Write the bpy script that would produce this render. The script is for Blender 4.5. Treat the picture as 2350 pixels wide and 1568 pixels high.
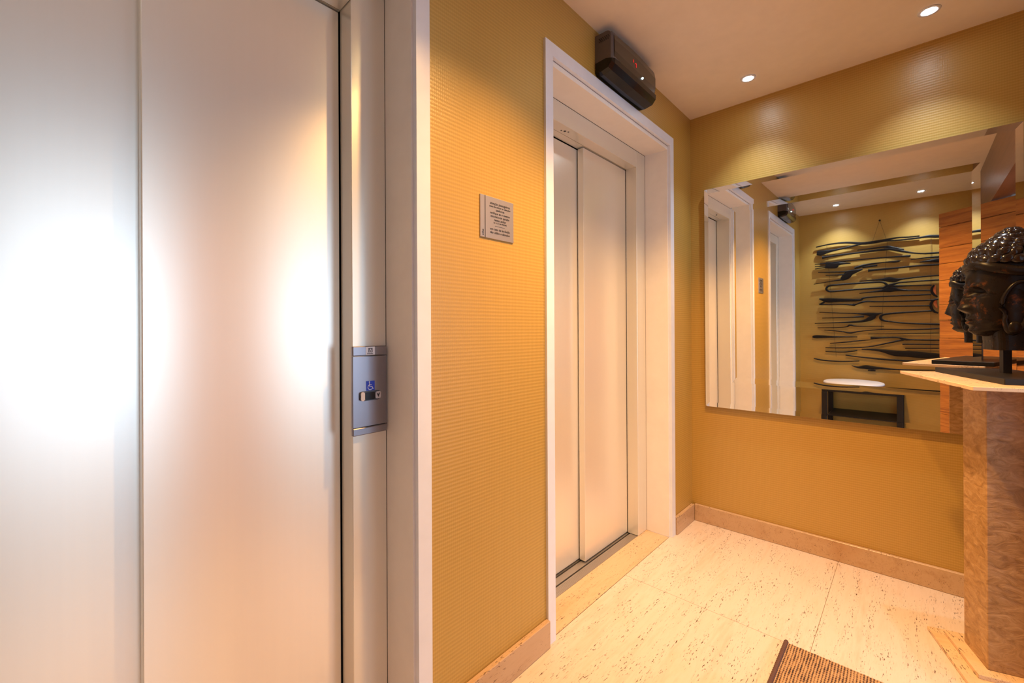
import bpy, bmesh, math, random
from mathutils import Vector, Matrix, Euler
random.seed(7)
PI = math.pi
for o in list(bpy.data.objects):
    bpy.data.objects.remove(o, do_unlink=True)
scene = bpy.context.scene
C = scene.collection

# ------------------------------------------------------------------ camera
CAMP = (-2.7096, -0.9966, 1.17)
YAW, PITCH, ROLL, FPX, CY = 0.747016, 0.001349, -0.00504, 988.92, 756.0
cd = bpy.data.cameras.new('camera')
cd.sensor_fit = 'HORIZONTAL'
cd.sensor_width = 36.0
cd.lens = FPX / 2350 * 36.0
cd.shift_y = -(784 - CY) / 2350
cd.clip_start = 0.02
cam = bpy.data.objects.new('camera', cd)
C.objects.link(cam)
F = Vector((math.cos(YAW) * math.cos(PITCH), math.sin(YAW) * math.cos(PITCH), math.sin(PITCH)))
Rt = Vector((math.sin(YAW), -math.cos(YAW), 0))
U = Rt.cross(F)
r_ = Rt * math.cos(ROLL) + U * math.sin(ROLL)
u_ = -Rt * math.sin(ROLL) + U * math.cos(ROLL)
cam.matrix_world = Matrix(((r_.x, u_.x, -F.x, CAMP[0]), (r_.y, u_.y, -F.y, CAMP[1]), (r_.z, u_.z, -F.z, CAMP[2]), (0, 0, 0, 1)))
scene.camera = cam

# ------------------------------------------------------------------ world, daylight, exposure
world = bpy.data.worlds.new('world')
scene.world = world
world.use_nodes = True
bgn = world.node_tree.nodes['Background']
bgn.inputs[0].default_value = (0.62, 0.78, 1.0, 1)
bgn.inputs[1].default_value = 0.4
scene.view_settings.view_transform = 'Standard'
scene.view_settings.look = 'None'
scene.view_settings.gamma = 1.0
scene.view_settings.use_curve_mapping = False
scene.view_settings.exposure = 0.60

DAY_W = 16.0        # daylight through the hall window beyond the pivot door
FILL_W = 64.0      # added wide daylight fill at the unseen hall glazing
DAY_COL = (0.60, 0.77, 1.0)
WARM_W = 104.0        # warm halogen in the middle of the lobby ceiling
WARM2_W = 106.0       # warm halogen nearer the mirror, above the frame
WARM_COL = (1.0, 0.545, 0.185)
COOL_W = 17.0         # each cool LED downlight
COOL_COL = (0.80, 0.90, 1.0)
dl = bpy.data.lights.new('daylight', 'AREA')
dl.shape = 'RECTANGLE'
dl.size, dl.size_y = 2.1, 0.9
dl.energy = DAY_W
dl.color = DAY_COL
dlo = bpy.data.objects.new('daylight', dl)
C.objects.link(dlo)
dlo.location = (-1.35, -4.46, 1.27)
dlo.rotation_euler = (PI / 2, 0, 0)
gl = bpy.data.lights.new('added_daylight_fill', 'AREA')      # added fill in front of the hall window, brightens lift doors and casings
gl.shape = 'RECTANGLE'
gl.size, gl.size_y = 4.2, 2.2
gl.energy = FILL_W
gl.color = DAY_COL
glo = bpy.data.objects.new('added_daylight_fill', gl)
C.objects.link(glo)
glo.location = (-1.8, -4.475, 1.22)
glo.rotation_euler = (PI / 2, 0, 0)

# ------------------------------------------------------------------ helpers
H = 2.464          # ceiling height
XC = -3.485        # back wall (behind the camera)
YD = -1.42         # entry wall

def col(o):
    C.objects.link(o)
    return o

def tag(o, label=None, cat=None, group=None, kind=None):
    if label: o['label'] = label
    if cat: o['category'] = cat
    if group: o['group'] = group
    if kind: o['kind'] = kind
    return o

def mobj(name, bm, mat, parent=None, smooth=False):
    me = bpy.data.meshes.new(name)
    bmesh.ops.recalc_face_normals(bm, faces=bm.faces[:])
    if smooth:
        for f in bm.faces: f.smooth = True
    bm.to_mesh(me)
    bm.free()
    if mat is not None:
        for m in (mat if isinstance(mat, (list, tuple)) else [mat]): me.materials.append(m)
    o = bpy.data.objects.new(name, me)
    col(o)
    if parent is not None: o.parent = parent
    return o

def empty(name, loc=(0, 0, 0), rz=0.0):
    o = bpy.data.objects.new(name, None)
    o.empty_display_size = 0.05
    o.location = loc
    o.rotation_euler = (0, 0, rz)
    return col(o)

def box(bm, x0, x1, y0, y1, z0, z1, mi=0):
    v = [bm.verts.new(c) for c in ((x0, y0, z0), (x1, y0, z0), (x1, y1, z0), (x0, y1, z0), (x0, y0, z1), (x1, y0, z1), (x1, y1, z1), (x0, y1, z1))]
    for q in ((0, 3, 2, 1), (4, 5, 6, 7), (0, 1, 5, 4), (1, 2, 6, 5), (2, 3, 7, 6), (3, 0, 4, 7)):
        f = bm.faces.new([v[i] for i in q])
        f.material_index = mi
    return v

def bev(bm, w, seg=1):
    bmesh.ops.bevel(bm, geom=bm.edges[:], offset=w, offset_type='OFFSET', segments=seg, affect='EDGES', profile=0.5)

def boxo(name, b, mat, parent=None, bw=0.0, seg=1):
    bm = bmesh.new()
    box(bm, *b)
    if bw: bev(bm, bw, seg)
    return mobj(name, bm, mat, parent)

def boxes(name, bs, mat, parent=None):
    bm = bmesh.new()
    for b in bs: box(bm, *b)
    return mobj(name, bm, mat, parent)

def tube(bm, pts, rads, n=8, closed=False):
    pts = [Vector(q) for q in pts]
    if not isinstance(rads, (list, tuple)): rads = [rads] * len(pts)
    rings = []
    N = len(pts)
    for i, q in enumerate(pts):
        a = pts[(i - 1) % N] if (closed or i > 0) else q
        b = pts[(i + 1) % N] if (closed or i < N - 1) else q
        t = (b - a).normalized()
        s = t.cross(Vector((0, 0, 1)))
        if s.length < 1e-4: s = t.cross(Vector((1, 0, 0)))
        s.normalize()
        w = s.cross(t)
        rings.append([bm.verts.new(q + (s * math.cos(2 * PI * k / n) + w * math.sin(2 * PI * k / n)) * rads[i]) for k in range(n)])
    for i in range(N if closed else N - 1):
        A, B = rings[i], rings[(i + 1) % N]
        for k in range(n):
            bm.faces.new((A[k], A[(k + 1) % n], B[(k + 1) % n], B[k]))
    if not closed:
        bm.faces.new(rings[0][::-1])
        bm.faces.new(rings[-1])

def cyl(bm, c, r, z0, z1, n=24, r1=None):
    r1 = r if r1 is None else r1
    A = [bm.verts.new((c[0] + r * math.cos(2 * PI * k / n), c[1] + r * math.sin(2 * PI * k / n), z0)) for k in range(n)]
    B = [bm.verts.new((c[0] + r1 * math.cos(2 * PI * k / n), c[1] + r1 * math.sin(2 * PI * k / n), z1)) for k in range(n)]
    for k in range(n): bm.faces.new((A[k], A[(k + 1) % n], B[(k + 1) % n], B[k]))
    bm.faces.new(A[::-1])
    bm.faces.new(B)

def lathe(bm, prof, n=32, c=(0, 0)):
    rings = [[bm.verts.new((c[0] + r * math.cos(2 * PI * k / n), c[1] + r * math.sin(2 * PI * k / n), z)) for k in range(n)] for r, z in prof]
    for A, B in zip(rings[:-1], rings[1:]):
        for k in range(n): bm.faces.new((A[k], A[(k + 1) % n], B[(k + 1) % n], B[k]))

def prism(bm, poly, d, z0, z1, fr):
    """extrude 2-D polygon; fr maps (u, v, depth) to a point"""
    A = [bm.verts.new(fr(u, v, z0)) for u, v in poly]
    B = [bm.verts.new(fr(u, v, z1)) for u, v in poly]
    n = len(poly)
    for k in range(n): bm.faces.new((A[k], A[(k + 1) % n], B[(k + 1) % n], B[k]))
    bm.faces.new(A[::-1])
    bm.faces.new(B)

def text_mesh(name, s, size, mat, parent, M, align='CENTER', ext=0.0003):
    cu = bpy.data.curves.new(name, 'FONT')
    cu.body = s
    cu.size = size
    cu.align_x = align
    cu.align_y = 'CENTER'
    cu.extrude = ext
    cu.resolution_u = 2
    t = bpy.data.objects.new(name, cu)
    me = bpy.data.meshes.new_from_object(t)
    bpy.data.objects.remove(t)
    me.transform(M)
    me.materials.clear()
    me.materials.append(mat)
    me.name = name
    o = bpy.data.objects.new(name, me)
    col(o)
    o.parent = parent
    return o

# ------------------------------------------------------------------ materials
class NT:
    def __init__(s, name):
        s.m = bpy.data.materials.new(name)
        s.m.use_nodes = True
        s.t = s.m.node_tree
        s.b = s.t.nodes['Principled BSDF']
        s._tc = None
    def n(s, typ, ins=None, **kw):
        x = s.t.nodes.new(typ)
        for k, v in kw.items(): setattr(x, k, v)
        for k, v in (ins or {}).items(): s.i(x, k, v)
        return x
    def i(s, x, k, v):
        sk = x.inputs[k]
        if isinstance(v, bpy.types.NodeSocket): s.t.links.new(v, sk)
        elif isinstance(v, bpy.types.Node): s.t.links.new(v.outputs[0], sk)
        else:
            if isinstance(v, tuple) and len(v) == 3 and sk.type == 'RGBA': v = v + (1,)
            sk.default_value = v
    def co(s, scale=(1, 1, 1), rot=(0, 0, 0)):
        if s._tc is None: s._tc = s.n('ShaderNodeTexCoord')
        return s.n('ShaderNodeMapping', {'Vector': s._tc.outputs['Object'], 'Scale': scale, 'Rotation': rot})
    def noise(s, scale, sc=(1, 1, 1), det=4, rough=.55, dist=0.0):
        return s.n('ShaderNodeTexNoise', {'Vector': s.co(sc), 'Scale': scale, 'Detail': det, 'Roughness': rough, 'Distortion': dist}).outputs[0]
    def ramp(s, fac, stops, interp='LINEAR'):
        x = s.n('ShaderNodeValToRGB', {'Fac': fac})
        cr = x.color_ramp
        cr.interpolation = interp
        while len(cr.elements) < len(stops): cr.elements.new(0.5)
        for e, (p, c) in zip(cr.elements, stops):
            e.position = p
            e.color = (c if isinstance(c, tuple) else (c, c, c)) + (1,)
        return x.outputs[0]
    def mix(s, f, a, b, mode='MIX'):
        x = s.n('ShaderNodeMix', data_type='RGBA', blend_type=mode)
        for k, v in ((0, f), (6, a), (7, b)):
            sk = x.inputs[k]
            if isinstance(v, bpy.types.NodeSocket): s.t.links.new(v, sk)
            else: sk.default_value = (v + (1,)) if isinstance(v, tuple) else v
        return x.outputs[2]
    def math(s, op, a, b=0.0):
        x = s.n('ShaderNodeMath', operation=op)
        s.i(x, 0, a); s.i(x, 1, b)
        return x.outputs[0]
    def bump(s, h, strength=.3, dist=.01, prev=None):
        x = s.n('ShaderNodeBump', {'Height': h, 'Strength': strength, 'Distance': dist})
        if prev is not None: s.i(x, 'Normal', prev)
        return x.outputs[0]
    def set(s, **kw):
        for k, v in kw.items(): s.i(s.b, k.replace('_', ' '), v)
        return s.m

def plain(name, c, rough=.5, metal=0.0, spec=.5, coat=0.0, emit=None, es=0.0):
    t = NT(name)
    nz = t.noise(14, det=3)
    cc = t.mix(nz, tuple(x * .93 for x in c), tuple(min(1, x * 1.05) for x in c))
    t.set(Base_Color=cc, Roughness=rough, Metallic=metal)
    t.b.inputs['Specular IOR Level'].default_value = spec
    if coat: t.set(Coat_Weight=coat, Coat_Roughness=.08)
    if emit: t.set(Emission_Color=emit, Emission_Strength=es)
    return t.m

def m_wallpaper(name, axis):
    t = NT(name)
    tc = t.co((1, 1, 1))
    sp = t.n('ShaderNodeSeparateXYZ', {'Vector': tc})
    wob = t.math('MULTIPLY', t.noise(9, det=3), 1.2)
    z = t.math('ADD', t.math('MULTIPLY', sp.outputs[2], 2 * PI / .0115), wob)
    rib = t.math('MULTIPLY_ADD', t.math('SINE', z), .5)
    rib.node.inputs[2].default_value = .5
    al = t.math('ADD', t.math('MULTIPLY', sp.outputs[0 if axis == 'x' else 1], 2 * PI / .0075), t.math('MULTIPLY', t.noise(30, det=2), 3.0))
    th = t.math('MULTIPLY_ADD', t.math('SINE', al), .5)
    th.node.inputs[2].default_value = .5
    sc = (1, 1, 9) if axis == 'x' else (1, 1, 9)
    fib = t.noise(120, sc, det=3)
    hgt = t.math('ADD', t.math('MULTIPLY', rib, .5), t.math('ADD', t.math('MULTIPLY', th, .2), t.math('MULTIPLY', fib, .35)))
    c = t.ramp(hgt, [(.2, (.44, .265, .050)), (.55, (.49, .300, .064)), (.9, (.55, .342, .086))])
    c = t.mix(t.math('MULTIPLY', t.noise(2.2, det=2), .25), c, (.46, .285, .062))
    nb = t.bump(hgt, .28, .002)
    t.set(Base_Color=c, Roughness=.36, Normal=nb)
    t.b.inputs['Specular IOR Level'].default_value = .8
    return t.m

def m_travertine(name, base=(.60, .455, .335), light=(.71, .59, .49), stain=(.72, .43, .20), along=(1, 7, 7), rough=.32, pits=1.0):
    t = NT(name)
    big = t.noise(1.3, along, det=5, rough=.6, dist=.4)
    fine = t.noise(9, along, det=6, rough=.65)
    c = t.ramp(t.math('ADD', t.math('MULTIPLY', big, .6), t.math('MULTIPLY', fine, .4)), [(.3, base), (.5, light), (.7, tuple(.5 * (a + b) for a, b in zip(base, light)))])
    st = t.ramp(t.noise(2.1, (1, 2.2, 2.2), det=3), [(.55, 0.0), (.75, .55)])
    c = t.mix(t.math('MULTIPLY', st, .75), c, stain)
    pn = t.noise(110, (.42, 1.9, 1.9), det=3, rough=.6)
    zone = t.ramp(t.noise(5, along, det=3), [(.46, 0.0), (.62, 1.0)])
    pit = t.math('MULTIPLY', t.ramp(pn, [(.588, 0.0), (.625, 1.0)]), t.math('MULTIPLY', zone, pits))
    c = t.mix(pit, c, (.095, .040, .014))
    nb = t.bump(t.math('SUBTRACT', 1.0, pit), .5, .002)
    t.set(Base_Color=c, Roughness=t.math('ADD', t.math('MULTIPLY', pit, .4), rough), Normal=nb)
    return t.m

def m_wood(name, dark, mid, light, scale=3.0, along=(1, 12, 12), rough=.5, coat=0.0, bump=.25):
    t = NT(name)
    g = t.noise(scale, along, det=8, rough=.62, dist=.8)
    g2 = t.noise(scale * 6, along, det=4, rough=.6)
    v = t.math('ADD', t.math('MULTIPLY', g, .75), t.math('MULTIPLY', g2, .25))
    c = t.ramp(v, [(.32, dark), (.5, mid), (.68, light)])
    ob = t.n('ShaderNodeObjectInfo')
    c = t.mix(t.math('MULTIPLY', ob.outputs['Random'], .45), c, tuple(x * .62 for x in mid))
    t.set(Base_Color=c, Roughness=rough, Normal=t.bump(v, bump, .004))
    if coat: t.set(Coat_Weight=coat, Coat_Roughness=.12)
    return t.m

def m_metal_paint(name, c, rough, metal, aniso):
    t = NT(name)
    nz = t.noise(60, (1, 1, .02), det=3)
    cc = t.mix(nz, tuple(x * .97 for x in c), c)
    gr = t.noise(260, (.04, .04, 1), det=2)
    t.set(Base_Color=cc, Roughness=rough, Metallic=metal, Normal=t.bump(gr, .035, .001))
    if aniso:
        tg = t.n('ShaderNodeTangent', direction_type='RADIAL', axis='Z')
        t.set(Anisotropic=aniso, Anisotropic_Rotation=0.25, Tangent=tg.outputs[0])
    return t.m

M = {}
M['wp_x'] = m_wallpaper('gold_wallpaper_long', 'x')
M['wp_y'] = m_wallpaper('gold_wallpaper_short', 'y')
M['ceil'] = plain('ceiling_paint', (.86, .765, .64), .8, spec=.2)
M['white'] = plain('daylight_tinted_white_paint', (.78, .81, .90), .32, coat=.25)  # white paint with the cool daylight on the casings put into its colour
M['reveal'] = plain('bounce_tinted_reveal_paint', (.86, .81, .75), .4)  # same white paint as the casings, warm bounce light put into its colour
M['plaster'] = plain('plaster', (.80, .79, .77), .7)
M['trav'] = m_travertine('travertine_floor')
M['trav_th'] = m_travertine('travertine_threshold', base=(.58, .36, .19), light=(.67, .47, .29), stain=(.58, .25, .06), pits=1.0)
M['trav_bb'] = m_travertine('travertine_baseboard', base=(.44, .27, .14), light=(.56, .38, .23), stain=(.42, .19, .05), pits=.8)
M['trav_ped'] = m_travertine('travertine_slab', base=(.62, .39, .19), light=(.74, .52, .31), stain=(.62, .31, .09), along=(5, 1, 5), pits=1.0)
M['grout'] = plain('grout', (.40, .26, .14), .9)
M['door'] = m_metal_paint('satin_elevator_panel', (.92, .86, .745), .31, .58, .5)
M['steel'] = m_metal_paint('satin_elevator_frame', (.80, .75, .64), .24, .4, .6)
M['sill'] = m_metal_paint('brushed_aluminium', (.55, .51, .48), .38, .9, .3)
M['dark'] = plain('dark_gap', (.01, .009, .008), .8)
M['brushed'] = m_metal_paint('brushed_steel', (.31, .29, .32), .30, 1.0, .5)
M['black_gloss'] = plain('black_gloss_plastic', (.008, .007, .008), .14, spec=.35)
M['grey_plastic'] = plain('grey_plastic', (.115, .10, .105), .42)
M['smoke'] = plain('smoked_front', (.022, .018, .016), .2, coat=.3)
M['black_print'] = plain('black_print', (.012, .010, .012), .6)
M['white_print'] = plain('white_print', (.85, .86, .90), .5)
M['grey_print'] = plain('grey_print', (.16, .16, .18), .5)
M['blue_print'] = plain('blue_print', (.005, .035, .55), .4)
M['button'] = plain('button_rubber', (.035, .035, .045), .3)
M['button_clear'] = plain('button_cap', (.52, .48, .48), .25)
M['plaque'] = m_metal_paint('plaque_aluminium', (.60, .55, .56), .38, .85, .3)
M['red_led'] = plain('red_led', (.5, .02, .02), .4, emit=(1, .03, .03), es=.35)
M['blue_led'] = plain('blue_led', (.6, .9, 1), .4, emit=(.55, .9, 1), es=14)
M['cool_lens'] = plain('cool_lens', (.9, .95, 1), .3, emit=(.86, .94, 1), es=60)
M['warm_lens'] = plain('warm_lens', (1, .8, .5), .3, emit=(1, .72, .34), es=40)
M['chrome'] = plain('chrome', (.75, .74, .74), .12, metal=1.0)
M['lacquer_wood'] = m_wood('glossy_brown_panel', (.13, .055, .030), (.20, .090, .052), (.26, .125, .075), 2.0, rough=.36, coat=.25, bump=.06)
M['hall_floor'] = m_wood('hall_floor_wood', (.07, .03, .015), (.12, .055, .025), (.16, .08, .04), 2.0, rough=.45, bump=.05)
M['plank'] = m_wood('rustic_orange_planks', (.17, .052, .009), (.38, .145, .024), (.54, .24, .05), 2.6, along=(1, 14, 14), rough=.5, bump=.4)
M['black_wood'] = plain('black_carved_wood', (.010, .008, .008), .45, spec=.2)
M['black_satin'] = plain('black_satin_wood', (.014, .012, .012), .42, spec=.2)
M['string'] = plain('string', (.10, .07, .04), .8)
M['orange_wood'] = plain('orange_wood', (.62, .16, .045), .4)
M['pad'] = plain('white_quilted_pad', (.82, .80, .82), .7)
M['pad_trim'] = plain('pad_edge', (.36, .20, .16), .7)
t = NT('mirror_silver')
M['mirror'] = t.set(Base_Color=(.93, .93, .92), Metallic=1.0, Roughness=.012)
M['mirror_edge'] = plain('mirror_edge', (.30, .34, .33), .2)
# pedestal: embossed gold-brown stone paper
t = NT('embossed_gold_stone')
nz = t.n('ShaderNodeTexNoise', {'Vector': t.co((16, 16, 34), (.0, .5, .3)), 'Scale': 1.0, 'Detail': 6, 'Roughness': .62, 'Distortion': 1.6}).outputs[0]
big = t.noise(5, det=3)
M['ped'] = t.set(Base_Color=t.ramp(nz, [(.3, (.27, .135, .042)), (.5, (.42, .235, .088)), (.72, (.57, .35, .16))]), Roughness=t.ramp(big, [(.3, .36), (.7, .5)]), Normal=t.bump(nz, .55, .006))
# worn dark lacquer of the carved head
t = NT('worn_dark_lacquer')
w1 = t.noise(16, det=6, rough=.7)
w2 = t.noise(60, det=4, rough=.7)
wear = t.ramp(t.math('ADD', t.math('MULTIPLY', w1, .7), t.math('MULTIPLY', w2, .3)), [(.565, 0.0), (.68, .75)])
M['lacquer'] = t.set(Base_Color=t.mix(wear, t.mix(w1, (.006, .005, .005), (.016, .011, .009)), (.20, .065, .015)), Roughness=t.ramp(w2, [(.3, .22), (.7, .42)]), Normal=t.bump(w2, .12, .002))
t.b.inputs['Specular IOR Level'].default_value = .16
t = NT('glossy_dark_lacquer')
w1 = t.noise(40, det=4)
M['lacquer_hair'] = t.set(Base_Color=t.mix(w1, (.006, .005, .006), (.020, .012, .010)), Roughness=.16)
# door mat weave
t = NT('woven_mat')
sp = t.n('ShaderNodeSeparateXYZ', {'Vector': t.co()})
wv = t.math('ADD', t.math('MULTIPLY', sp.outputs[1], 2 * PI / .0085), t.math('MULTIPLY', t.noise(9, (1, 1, 1), det=4), 5.0))
st = t.math('MULTIPLY_ADD', t.math('SINE', wv), .5)
st.node.inputs[2].default_value = .5
cr = t.math('MULTIPLY_ADD', t.math('SINE', t.math('MULTIPLY', sp.outputs[0], 2 * PI / .011)), .5)
cr.node.inputs[2].default_value = .5
nn = t.noise(55, (.45, 1.8, 1), det=5, rough=.7)
hh = t.math('ADD', t.math('MULTIPLY', st, .26), t.math('ADD', t.math('MULTIPLY', cr, .12), t.math('MULTIPLY', nn, .72)))
M['mat'] = t.set(Base_Color=t.ramp(hh, [(.38, (.040, .020, .014)), (.49, (.26, .135, .062)), (.64, (.52, .31, .145))]), Roughness=.9, Normal=t.bump(hh, .8, .006))
M['mat_edge'] = plain('mat_binding', (.11, .05, .035), .85)

# ------------------------------------------------------------------ room shell
# lobby floor: grout bed and travertine slabs
HW, CAS = 0.585, 0.045                # lift surround half width, casing width
LIFTS = (-0.869, -2.563)
fl = boxo('floor', (XC, 0.0, YD, 0.0065, -.05, -.004), M['grout'])
tag(fl, 'cream travertine slab floor of the lift lobby', 'floor', kind='structure')
xs = [0.0, -0.842, -1.74, -2.64, XC]
ys = [0.0065, -0.724, YD]
g = .0008
for i in range(4):
    for j in range(2):
        bm = bmesh.new()
        box(bm, xs[i + 1] + g, xs[i] - g, ys[j + 1] + g, ys[j] - g, -.02, 0)
        mobj('floor_tile', bm, M['trav'], fl)
fh = boxo('floor_hall', (-4.2, .6, -4.6, YD - .0005, -.05, 0), M['hall_floor'])
tag(fh, 'brown wooden floor of the hall beyond the pivot door', 'floor', kind='structure')
ce = boxo('ceiling', (XC - .15, .15, -4.6, .3, H, H + .1), M['ceil'])
tag(ce, 'flat white plaster ceiling with recessed downlights', 'ceiling', kind='structure')

def lift_edges(c): return c - HW, c + HW
ow = HW - .03                       # wall opening half width
zo = 2.253 - .035
segs = [(XC, LIFTS[1] - ow, 0, H), (LIFTS[1] + ow, LIFTS[0] - ow, 0, H), (LIFTS[0] + ow, 0, 0, H)]
segs += [(c - ow, c + ow, zo, H) for c in LIFTS]
wl = boxes('wall_left', [(a, b, 0, .14, z0, z1) for a, b, z0, z1 in segs], M['wp_x'])
tag(wl, 'gold ribbed wallpaper wall holding the two lift doors', 'wall', kind='structure')
wr = boxo('wall_right', (0, .15, YD - .2, .3, 0, H), M['wp_y'])
tag(wr, 'gold ribbed wallpaper wall behind the bevelled mirror', 'wall', kind='structure')
wb = boxo('wall_back', (XC - .15, XC, YD - .2, .3, 0, H), M['wp_y'])
tag(wb, 'gold ribbed wallpaper wall behind the black slat sculpture, seen in the mirror', 'wall', kind='structure')
DX0, DX1, DZ = -2.95, -0.70, 2.072
we = boxes('wall_entry', [(XC, DX0, YD - .2, YD, 0, H), (DX1, 0, YD - .2, YD, 0, H), (DX0, DX1, YD - .2, YD, DZ, H)], M['lacquer_wood'])
tag(we, 'glossy brown wood panelled wall over the pivot door opening', 'wall', kind='structure')
wh = boxes('wall_hall', [(-4.2, -4.05, -4.6, YD - .2, 0, H), (.45, .6, -4.6, YD - .2, 0, H), (-4.05, -3.92, -4.6, -4.48, 0, H), (.32, .45, -4.6, -4.48, 0, H),
                         (-3.92, .32, -4.6, -4.48, 0, .1), (-3.92, .32, -4.6, -4.48, 2.34, H), (-4.05, XC - .15, YD - .2, YD - .05, 0, H), (.15, .45, YD - .2, YD - .05, 0, H)], M['plaster'])
tag(wh, 'pale plaster walls of the hall beyond the pivot door', 'wall', kind='structure')
wn = empty('window_1', (-1.8, -4.54, .1))  # unseen window, made full height and width to suit the added fill
tag(wn, 'unseen white framed hall glazing beyond the pivot door, widened to match the added daylight fill', 'window', kind='structure')
bm = bmesh.new()
for x in (-2.12, -1.06, 0, 1.06, 2.07): box(bm, x, x + .05, -.03, .03, 0, 2.24)
for z in (0, 2.19): box(bm, -2.07, 2.07, -.028, .028, z, z + .05)
mobj('window_frame', bm, M['white'], wn)

# baseboards
BH, BT = .10, .02
def baseboard(name, bs, label):
    o = empty(name, (0, 0, 0))
    for b in bs: boxo('baseboard_stone', b, M['trav_bb'], o, .002)
    tag(o, label, 'baseboard', kind='structure')
xa = [(XC + BT, LIFTS[1] - HW), (LIFTS[1] + HW, LIFTS[0] - HW + .0), (LIFTS[0] + HW + .004, -BT)]
baseboard('baseboard_left', [(a, b, -BT, -.0005, 0.0006, BH) for a, b in xa], 'travertine baseboard under the lift wall')
baseboard('baseboard_right', [(-BT, -.0005, YD + .001, -BT - .0, 0.0006, BH)], 'travertine baseboard under the mirror wall')
baseboard('baseboard_back', [(XC + .0005, XC + BT, YD + .3, -BT, 0.0006, BH)], 'travertine baseboard along the wall behind the bench')

# ------------------------------------------------------------------ lifts
ZC, ZL = 2.253, 2.181
OP, ZD = .429, 2.088                 # door opening half width, height
def lift(c, n, label, side):
    t = empty('trim_%d' % n, (c, 0, 0))
    tag(t, 'white casing and reveal around the ' + label, 'door casing', kind='structure')
    for s in (-1, 1):
        bm = bmesh.new()
        a, b = sorted((s * (HW - CAS), s * HW))
        box(bm, a, b, -.010, 0, 0.0006, ZC)
        a2, b2 = sorted((s * (HW - CAS), s * (HW - .0305)))
        box(bm, a2, b2, 0, .0065, 0.0006, ZL + .02)
        mobj('casing', bm, M['white'], t)
        a, b = sorted((s * (HW - .051), s * (HW - .0305)))
        boxo('reveal_side', (a, b, .0065, .1395, 0.0006, ZL + .02), M['reveal'], t)
    bm = bmesh.new()
    box(bm, -HW + CAS, HW - CAS, -.010, 0, ZC - .05, ZC)
    box(bm, -HW + CAS, HW - CAS, 0, .0065, ZC - .05, ZC - .036)
    mobj('casing_head', bm, M['white'], t)
    boxo('reveal_soffit', (-HW + .051, HW - .051, .0065, .1395, ZL, ZL + .02), M['reveal'], t)
    boxo('threshold_slab', (-HW + .0515, HW - .0515, .0085, .1435, -.02, 0.0), M['trav_th'], t)
    d = empty('door_%d' % n, (c, .14, 0))
    tag(d, label, 'lift door', kind='structure')
    w = HW - .0515
    for s in (-1, 1):
        a, b = sorted((s * OP, s * w))
        boxo('door_jamb', (a, b, 0, .066 if s > 0 else .1045, .0006, ZL - .001), M['steel'], d, .0012)
    hd = boxo('door_header', (-OP + .0015, OP - .0015, 0, .060, ZD, ZL - .001), M['steel'], d, .0012)
    boxo('header_track', (-OP + .0015, OP - .0015, .062, .105, ZD + .001, ZL - .02), M['steel'], d)
    for k, (dx, r) in enumerate(((-.020, .004), (0, .0065), (.020, .004))):
        bm = bmesh.new()
        cyl(bm, (-.20 + dx * .9 - .01, .034 - dx * .35), r, ZD - .0008, ZD + .0004, 16)
        mobj('header_hole', bm, M['black_print'], d)
    # panels: the leading panel runs in front
    boxo('door_panel', (-OP + .42, OP - .004, .066, .100, .006, ZD - .004), M['door'], d, .002, 2)
    boxo('door_panel', (-OP + .004, -OP + .44, .106, .140, .006, ZD - .004), M['door'], d, .002, 2)
    bm = bmesh.new()
    for y0, y1 in ((.0055, .050), (.058, .094), (.102, .138)): box(bm, -OP + .002, OP - .002, y0, y1, -.018, -.0005)
    for y in (.012, .019, .026, .033, .040): box(bm, -OP + .002, OP - .002, y, y + .0025, -.0005, .0002)
    mobj('door_sill', bm, M['sill'], d)
    bm = bmesh.new()
    box(bm, -HW - .03, HW + .03, .004, .17, -.03, -.019)
    box(bm, -HW - .03, HW + .03, .155, .17, -.019, H - .1)
    for a, b in ((-HW - .03, -HW - .01), (HW + .01, HW + .03)): box(bm, a, b, .001, .155, -.019, H - .1)
    box(bm, -HW - .01, HW + .01, .001, .155, H - .12, H - .1)
    mobj('shaft_backing', bm, M['dark'], d)
    return d
lift(LIFTS[0], 1, 'cream two-panel lift door beside the mirror wall', 1)
lift(LIFTS[1], 2, 'large cream two-panel lift door nearest the camera', 1)

# ------------------------------------------------------------------ pivot door of rustic planks
pv = empty('door_3', (-2.295, -1.150, .008), math.atan2(-.7135, .7007))
tag(pv, 'rustic orange-brown plank pivot door standing half open, seen in the mirror', 'door', kind='structure')
pz = [2.055, 1.944, 1.775, 1.647, 1.513, 1.318, 1.193, 1.048, .891, .73, .585, .43, .29, .14, 0.0]
PLW = 1.02
for k in range(len(pz) - 1):
    bm = bmesh.new()
    dd = random.uniform(0, .004)
    box(bm, random.uniform(0, .002), PLW, -.05 + dd, -.001 - dd, pz[k + 1] + .0015, pz[k] - .0015)
    bev(bm, .002)
    mobj('plank', bm, M['plank'], pv)
bm = bmesh.new()
box(bm, .06, PLW - .06, -.040, -.012, .01, 2.04)
mobj('core', bm, M['dark'], pv)

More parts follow.
